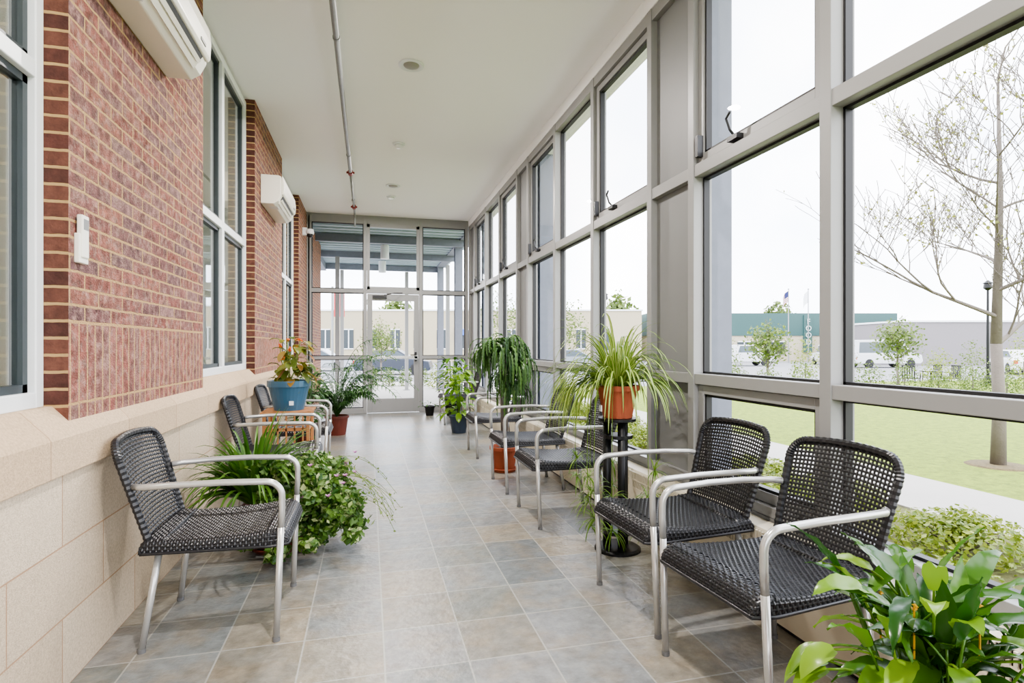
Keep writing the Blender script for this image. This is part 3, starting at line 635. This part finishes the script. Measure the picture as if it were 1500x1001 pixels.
def tree(label,loc,h,tr,seed,leafm,nl,ls,spread=.55,first=.33,depth=5,group=None,crown=False,side=.85,up=.5,bl=.19):
    rng=random.Random(seed); t=thing('tree',label,'tree',loc,group=group); b=MB(); tips=[]
    def br(p,d,L,r,dep):
        pts=[p.copy()]; n_=4
        for k in range(n_): p=p+d*L/n_; d=(d+Vector((rng.gauss(0,.09),rng.gauss(0,.09),rng.gauss(.03,.05)))).normalized(); pts.append(p.copy())
        b.tube(pts,[max(.0032,r*(1-.45*k/n_)) for k in range(n_+1)],6 if dep>3 else 4,caps=False)
        if dep<=2: tips.extend(pts[1:])
        if dep==0: return
        for k in range(3 if dep>3 else 2+(rng.random()<.3)):
            q=pts[1+ (k+rng.randint(0,1))%n_]; a=rng.random()*2*PI; ax=Vector((math.cos(a),math.sin(a),.2)); nd=(d*(1-spread)+ax*spread+Vector((0,0,.15))).normalized(); br(q,nd,L*rng.uniform(.6,.85),r*.52,dep-1)
        br(p,(d+Vector((rng.gauss(0,.2),rng.gauss(0,.2),.1))).normalized(),L*.75,r*.55,dep-1)
    b.tube([(0,0,-.02),(0.02,0,h*first*.5),(0,.02,h*first)],[tr*1.25,tr,tr*.9],10)
    for k in range(8):
        a=k*2.4+rng.random()*.5; zz=h*first+.07*k*h*.85
        br(Vector((0,0,zz)),Vector((math.cos(a)*side,math.sin(a)*side,up)).normalized(),h*(bl-.012*k),tr*(.42-.03*k),depth-2)
    b.tube([(0,.02,h*first),(.03,0,h*.6),(0,0,h*.85)],[tr*.9,tr*.5,tr*.2],8); br(Vector((0,0,h*.8)),Vector((0,0,1)),h*.12,tr*.25,2)
    b.build('trunk',M_bark,t,smooth=True)
    f=MB()
    for k in range(nl):
        q=rng.choice(tips); f.cloud(q,(ls,ls,ls),1,ls,.2,rng=rng)
    if crown: f.cloud((0,0,h*.68),(h*.34,h*.34,h*.34),crown,ls*1.5,.3,rng=rng)
    f.build('foliage',leafm,t)
X,Y=W(1462,6.2); tree('young sparse tree on the lawn at the right',(X,Y,GZ),5.0,.060,11,M_tl,1300,.042,depth=6,first=.27,side=1.0,up=.42,bl=.20)
S(MB().lathe([(.30,.0),(.27,.015),(.001,.02)],28,(X,Y,GZ)),'mulch_ring',M_mul2,'brown mulch circle around the young tree','mulch')
for k,(px,Zc,h,l) in enumerate([(1125,17,2.1,'young leafy tree in front of the white trucks'),(822,22,3.6,'slim leafy tree seen through the middle windows'),(1315,17,2.2,'bushy young tree before the grey brick building'),(905,82,9,'green treetop behind the tan building'),(580,84,9,'green tree above the tan building behind the door'),(1140,95,9,'far green tree behind the green roofed building'),(735,24,4.2,'small tree seen through the farthest windows'),(558,24,2.8,'slim tree outside beyond the end door')]):
    X,Y=W(px,Zc); tree(l,(X,Y,GZ-.3 if Zc>17 else GZ-.02),h,.04 if h<5 else .2,20+k,M_shd,250,.07 if h<5 else .5,crown=900 if h<5 else 700,depth=4)
def mound(name,label,px,Zc,r,m,n_,sz,group=None):
    X,Y=W(px,Zc); t=thing(name,label,'shrub',(X,Y,GZ-.3 if Zc>20 else GZ),group=group); f=MB(); f.cloud((0,0,r[2]*.4),r,n_,sz,.5,zmin=-.02); f.build('foliage',m,t); MB().tube([(0,0,0),(0,0,r[2]*.6)],.02,5).build('stem',M_bark,t)
for k in range(10):
    mound('garden_shrub','feathery border shrub in the far planting beyond the lawn',1075+k*50,15.6+(k%2)*.3,(.42,.42,.45+.25*R.random()),M_shd,700,.06,'border shrubs beyond the lawn')
for k,px in enumerate((1065,1180,1235,1375,1425,1500,1560)):
    mound('garden_bush','taller bushy plant in the second row beyond the lawn',px,17.4,(.50,.50,.95+.5*R.random()),M_shr if k%2 else M_shd,1000,.06,'taller bushes beyond the lawn')
for k in range(4): mound('clipped_hedge','clipped green hedge plant outside the end door',546+k*24,18.5,(.25,.3,.5),M_shd,500,.06,'hedge plants outside the end door')
for k in range(2): mound('rounded_shrub','rounded shrub outside beside the right end window',640+k*30,17.5,(.3,.3,.6),M_shr,500,.06,'rounded shrubs right of the end door')
def building(name,label,px0,px1,Zc,ztop,wall,band=None,bandz=None,wins_=(),door=(),dep=12,z0=GZ-.4):
    xa,xb=(px0-750)/F*Zc,(px1-750)/F*Zc
    t=thing(name,label,'building',(ST*Zc,CT*Zc,z0),-TH); hgt=ztop-z0
    MB().box(xa,xb,0,dep,0,hgt).build('wall',wall,t)
    if band: MB().box(xa-.1,xb+.1,-.12,dep+.1,bandz-z0,hgt+.15).build('roof_band',band,t)
    else: MB().box(xa-.1,xb+.1,-.1,dep+.1,hgt,hgt+.15).build('roof_coping',M_white,t)
    for (p0,p1,q0,q1) in wins_:
        a,b_=(p0-750)/F*Zc,(p1-750)/F*Zc; u,v=ZZ(q1,Zc)-z0,ZZ(q0,Zc)-z0
        w=MB().box(a,b_,-.06,0,u,v).build('window',M_sashd,t); MB().box((a+b_)/2-.05,(a+b_)/2+.05,-.09,-.06,u,v).box(a,b_,-.09,-.06,v-.1,v).box(a,b_,-.09,-.06,u,u+.1).build('window_bar',M_white,w)
    return t,xa,xb
M_tan=mat('tan_brick',(172,162,138),.9,var=.06); M_cream=mat('cream_wall',(180,170,150),.9,var=.04); M_green=mat('green_metal',(54,86,84),.6,var=.08); M_greyb=mat('grey_brick',(130,126,128),.9,var=.08)
M_bluea=mat('blue_awning',(40,84,160),.6); M_let=mat('pale_letters',(190,200,196),.6)
t,_,_=building('tan_building','long tan brick building with small dark windows across the street',380,940,58,4.9,M_tan,wins_=[(470+k*34,484+k*34,482,512) for k in range(12)]+[(875,892,480,515)])
a,b_=(668-750)/F*58,(684-750)/F*58
MB().prism([(-.9,2.9),(0,3.6),(0,2.9)],a,b_,lambda p,q,x:(x,p,q)).build('awning',M_bluea,t)
t,_,_=building('green_roofed_building','cream commercial building with a wide green metal fascia',950,1312,62,4.75,M_cream,M_green,ZZ(492,62),wins_=[(1080,1100,500,520),(1120,1150,500,520),(1215,1235,500,520)])
txt=bpy.data.curves.new('lettering','FONT'); txt.body='F\nO\nO\nD'; txt.align_x='CENTER'; txt.size=.82; txt.extrude=.03; txt.space_line=.92
to=bpy.data.objects.new('tmp',txt); C.objects.link(to); bpy.context.view_layer.update()
me=bpy.data.meshes.new_from_object(to.evaluated_get(bpy.context.evaluated_depsgraph_get())); me.materials.clear(); me.materials.append(M_let); bpy.data.objects.remove(to)
o=bpy.data.objects.new('lettering',me); C.objects.link(o); o.parent=t; o.location=((1182-750)/F*62,-.35,ZZ(475,62)-(GZ-.4)); o.rotation_euler=(PI/2,0,0)
MB().box((1176-750)/F*62,(1188-750)/F*62,-.25,0,ZZ(516,62)-(GZ-.4),ZZ(462,62)-(GZ-.4)).build('sign_panel',M_green,t)
building('grey_brick_building','low grey brick building behind the bare tree at right',1320,1700,48,3.3,M_greyb,wins_=[(1560,1590,488,510)],dep=10)
M_tyre=mat('tyre',(40,40,42),.8); M_cglass=mat('car_glass',(80,90,98),.15); M_tail=mat('tail_light',(190,50,50),.3)
def vehicle(name,label,cat,px,Zc,rz,col,kind,group=None):
    X,Y=W(px,Zc); t=thing(name,label,cat,(X,Y,GZ-.32),rz,group); m=mat('paint',col,.25,var=.02)
    if kind=='car': body=[(-2.2,.35),(-2.2,.8),(-1.9,.95),(1.1,.95),(2.1,.8),(2.2,.4),(2.1,.25),(-2.1,.25)]; cab=[(-1.7,.95),(-1.2,1.42),(.3,1.45),(1.1,.95)]; hw=.88;wh=(-1.35,1.35)
    elif kind=='pickup': body=[(-2.7,.45),(-2.7,1.05),(1.2,1.1),(2.6,1.0),(2.7,.5),(2.5,.35),(-2.6,.35)]; cab=[(-.7,1.08),(-.5,1.8),(.8,1.8),(1.4,1.1)]; hw=.98;wh=(-1.6,1.7)
    else: body=[(-2.6,.4),(-2.7,1.1),(1.9,1.15),(2.6,1.0),(2.7,.5),(2.5,.32),(-2.5,.32)]; cab=[(-2.65,1.1),(-2.6,2.15),(1.2,2.2),(1.95,1.12)]; hw=.98;wh=(-1.6,1.7)
    MB().prism(body,-hw,hw,lambda p,q,a:(p,a,q)).build('body',m,t,bevel=.06); cb=MB().prism(cab,-hw*.88,hw*.88,lambda p,q,a:(p,a,q)).build('cabin',m,t,bevel=.04)
    c0=sum(p for p,q in cab)/4; z0=min(q for p,q in cab)
    inn=[(c0+(p-c0)*.86,z0+.06+(q-z0)*.78) for p,q in cab]; MB().prism(inn,-hw*.885,hw*.885,lambda p,q,a:(p,a,q)).build('side_window',M_cglass,cb)
    for x in wh:
        for s in (-1,1): MB().tube([(x,s*(hw-.18),.34),(x,s*(hw+.02),.34)],.34,18).tube([(x,s*(hw+.02),.34),(x,s*(hw+.03),.34)],.19,12).build('wheel',M_tyre,t)
    for s in (-1,1): MB().box(body[0][0]-.03,body[0][0]+.02,s*(hw-.1)-.1,s*(hw-.1)+.1,.65,.85).build('tail_light',M_tail,t)
vehicle('pickup_truck','white pickup truck parked left of the green roofed facade','truck',1085,48,-.25,(200,202,204),'pickup')
vehicle('pickup_truck','white pickup truck with red tail lights right of the vertical sign','truck',1218,50,1.1,(200,202,204),'pickup')
vehicle('van','white van parked left of the grey brick building','van',1290,44,-.2,(200,202,206),'van')
vehicle('car','white car at far right beyond the bare tree trunk','car',1490,34,.9,(206,208,210),'car')
vehicle('car','dark car parked outside beyond the end door','car',578,33,-.2,(52,58,70),'car')
vehicle('car','silver car parked left of the dark car beyond the end door','car',470,38,-.2,(160,164,170),'car')
vehicle('car','grey car seen through the middle windows','car',840,38,-.3,(130,136,144),'car')
def flag(px,Zc,l,us):
    X,Y=W(px,Zc); t=thing('flagpole',l,'flag',(X,Y,GZ-.3),-TH,'flagpoles'); h=ZZ(425,Zc)-GZ+.3
    MB().tube([(0,0,0),(0,0,h)],[.07,.04],8).lathe([(.02,h),(.09,h+.08),(.02,h+.16)],10).build('pole',M_galv,t)
    if us:
        f=MB()
        for k in range(13): f.add([(-.05,0,h-.1-1.1*k/13),(-.35,.1,h-.35-1.1*k/13),(-.55,0,h-.8-1.1*k/13),(-.55,0,h-.8-1.1*(k+1)/13),(-.35,.1,h-.35-1.1*(k+1)/13),(-.05,0,h-.1-1.1*(k+1)/13)],[(0,1,4,5),(1,2,3,4)],k%2)
        f.add([(-.04,-.02,h-.1),(-.35,.06,h-.35),(-.35,.06,h-.9),(-.04,-.02,h-.65)],[(0,1,2,3)],2)
        f.build('cloth',[mat('flag_red',(150,40,48),.8),M_white,mat('flag_blue',(40,46,96),.8)],t)
    else:
        f=MB(); f.add([(-.05,0,h-.1),(-.35,.1,h-.4),(-.5,0,h-.9),(-.5,0,h-1.9),(-.3,.1,h-1.5),(-.05,0,h-1.3)],[(0,1,4,5),(1,2,3,4)]); f.build('cloth',M_white,t)
flag(1155,56,'tall flagpole with a striped red, white and blue flag',True); flag(1184,56,'tall flagpole with a plain pale flag',False)
X,Y=W(1447,19); t=thing('street_lamp','dark lamp post right of the bare tree branches','street lamp',(X,Y,GZ-.01)); h=ZZ(425,19)-GZ
MB().tube([(0,0,0),(0,0,h)],[.05,.035],10).lathe([(.12,0),(.12,.25),(.07,.35)],12).build('pole',M_black,t); MB().lathe([(.05,h),(.13,h+.08),(.11,h+.22),(.15,h+.24),(.02,h+.34)],12).build('lantern',M_black,t)
X,Y=W(886,30); t=thing('street_lamp','thin dark lamp post seen through the middle windows','street lamp',(X,Y,GZ-.32)); h=ZZ(440,30)-GZ+.3
MB().tube([(0,0,0),(0,0,h)],[.06,.04],10).build('pole',M_black,t); MB().lathe([(.06,h),(.17,h+.08),(.14,h+.3),(.2,h+.32),(.02,h+.45)],12).build('lantern',M_black,t)
def pchair(px,Zc,rz,l):
    X,Y=W(px,Zc); t=thing('patio_chair',l,'chair',(X,Y,GZ-.3),rz,'patio chairs beyond the lawn')
    MB().box(-.22,.22,-.22,.22,.42,.45).build('seat',M_black,t); bk=MB(); 
    for k in range(6): bk.box(-.24,-.22,-.22+k*.08,-.18+k*.08,.45,.9)
    bk.box(-.245,-.215,-.23,.23,.88,.92).build('backrest',M_black,t)
    for sx in (-1,1):
        for sy in (-1,1): MB().tube([(sx*.2,sy*.2,.43),(sx*.23,sy*.22,0)],.015,6).build('leg',M_black,t)
        MB().box(-.22,.2,sx*.22-.02,sx*.22+.02,.63,.65).box(.17,.2,sx*.22-.015,sx*.22+.015,.45,.63).build('armrest',M_black,t)
for k,(px,Zc,rz) in enumerate([(1335,21,.3),(1365,21.8,1.6),(1392,21,2.9)]): pchair(px,Zc,rz,['black metal patio chair left of the patio table','black metal patio chair behind the patio table','black metal patio chair right of the patio table'][k])
X,Y=W(1364,20.6); t=thing('patio_table','round black patio table beyond the lawn','table',(X,Y,GZ-.3)); MB().lathe([(.36,.70),(.36,.73),(.001,.731)],24).build('tabletop',M_black,t); MB().tube([(0,0,.02),(0,0,.7)],.035,8).build('pedestal',M_black,t); MB().lathe([(.25,0),(.25,.02),(.04,.05)],20).build('base',M_black,t)
M_deck=mat('deck_metal',(160,176,188),.55,.0,var=.08)
poly=[]; y=YE+.14
while y<17.2:
    poly+=[(y,3.62),(y+.10,3.62),(y+.13,3.70),(y+.27,3.70)]; y+=.3
top=[(p[0],3.74) for p in poly[::-1][::len(poly)-1]]
S(MB().prism(poly+top,-1.4,2.3,lambda p,q,a:(a,p,q)),'canopy_deck',M_deck,'corrugated metal canopy deck outside above the end door','canopy')
b=MB()
for y in (12.6,14.8,17.1): b.box(-1.3,2.2,y-.05,y+.05,3.46,3.62)
b.box(-1.35,-1.2,YE+.12,17.2,3.42,3.62)
S(b,'trim_9',M_col,'steel joists under the outside canopy','beams')
for k,yy in enumerate((13.6,16.1)):
    t=thing('canopy_light',['white cylinder light under the outside canopy, nearer','white cylinder light under the outside canopy, farther'][k],'ceiling light',(.37,yy,3.62),group='canopy cylinder lights')
    MB().lathe([(.08,-.34),(.1,-.34),(.1,-.02),(.06,0)],20).build('housing',M_white,t,smooth=False); MB().lathe([(.075,-.33),(.001,-.335)],16).build('lens',M_plast,t)
wb=MB().box(-1.4,-1.1,YE+.12,14,GZ,3.6); S(wb,'wall_outside',M_brick,'brick wall continuing outside left of the end door','wall')
for k,(x,y) in enumerate(((-.75,14.5),(-.75,17.0),(1.1,17.0),(2.1,15.3))):
    t=thing('canopy_post',['slim pale canopy post left of the door, nearer','slim pale canopy post left of the door, farther','slim pale canopy post right of the door','slim pale canopy post farthest right of the door'][k],'post',(x,y,GZ),group='canopy posts')
    MB().box(-.05,.05,-.05,.05,0.02,3.55).build('shaft',M_frame,t); MB().box(-.09,.09,-.09,.09,0.02,.04).build('base_plate',M_frame,t)
X,Y=W(487,24); t=thing('banner','red banner on a post outside left of the end door','banner',(X,Y,GZ-.3)); MB().tube([(0,0,0),(0,0,4.2)],.05,8).build('pole',M_galv,t); MB().box(.06,.5,-.01,.01,2.9,4.0).build('cloth',mat('banner_red',(190,50,56),.7),t)
# ------------------------------------------------------------------ light
w=bpy.data.worlds.new('World'); sc.world=w; w.use_nodes=True; nt=w.node_tree; bg=nt.nodes['Background']
tc=N(nt,'ShaderNodeTexCoord'); no=N(nt,'ShaderNodeTexNoise'); no.inputs['Scale'].default_value=3; no.inputs['Detail'].default_value=4; nt.links.new(tc.outputs['Generated'],no.inputs['Vector'])
rp=N(nt,'ShaderNodeValToRGB'); rp.color_ramp.elements[0].color=(.66,.73,.88,1); rp.color_ramp.elements[1].color=(1,.99,1,1); rp.color_ramp.elements[0].position=.35; rp.color_ramp.elements[1].position=.62
nt.links.new(no.outputs['Fac'],rp.inputs[0]); nt.links.new(rp.outputs[0],bg.inputs['Color']); bg.inputs['Strength'].default_value=3.2
def area(loc,e,size,col=(1,.93,.89)):
    l=bpy.data.lights.new('ceiling_lamp','AREA'); l.shape='DISK'; l.size=size; l.energy=e; l.color=col; o=bpy.data.objects.new('ceiling_lamp',l); C.objects.link(o); o.location=loc
for y in (1.1,4.73,8.34): area((.345,y,CZ-.03),46,.10)
cam=bpy.data.cameras.new('Camera'); co=bpy.data.objects.new('Camera',cam); C.objects.link(co); co.location=(0,0,H); co.rotation_euler=(PI/2,0,-TH)
cam.sensor_width=36; cam.lens=F/1500*36; cam.shift_y=7.5/1500; cam.clip_start=.05; cam.clip_end=500; sc.camera=co
sc.view_settings.view_transform='AgX'
sc.view_settings.look='AgX - Medium High Contrast'
sc.view_settings.exposure=1.25
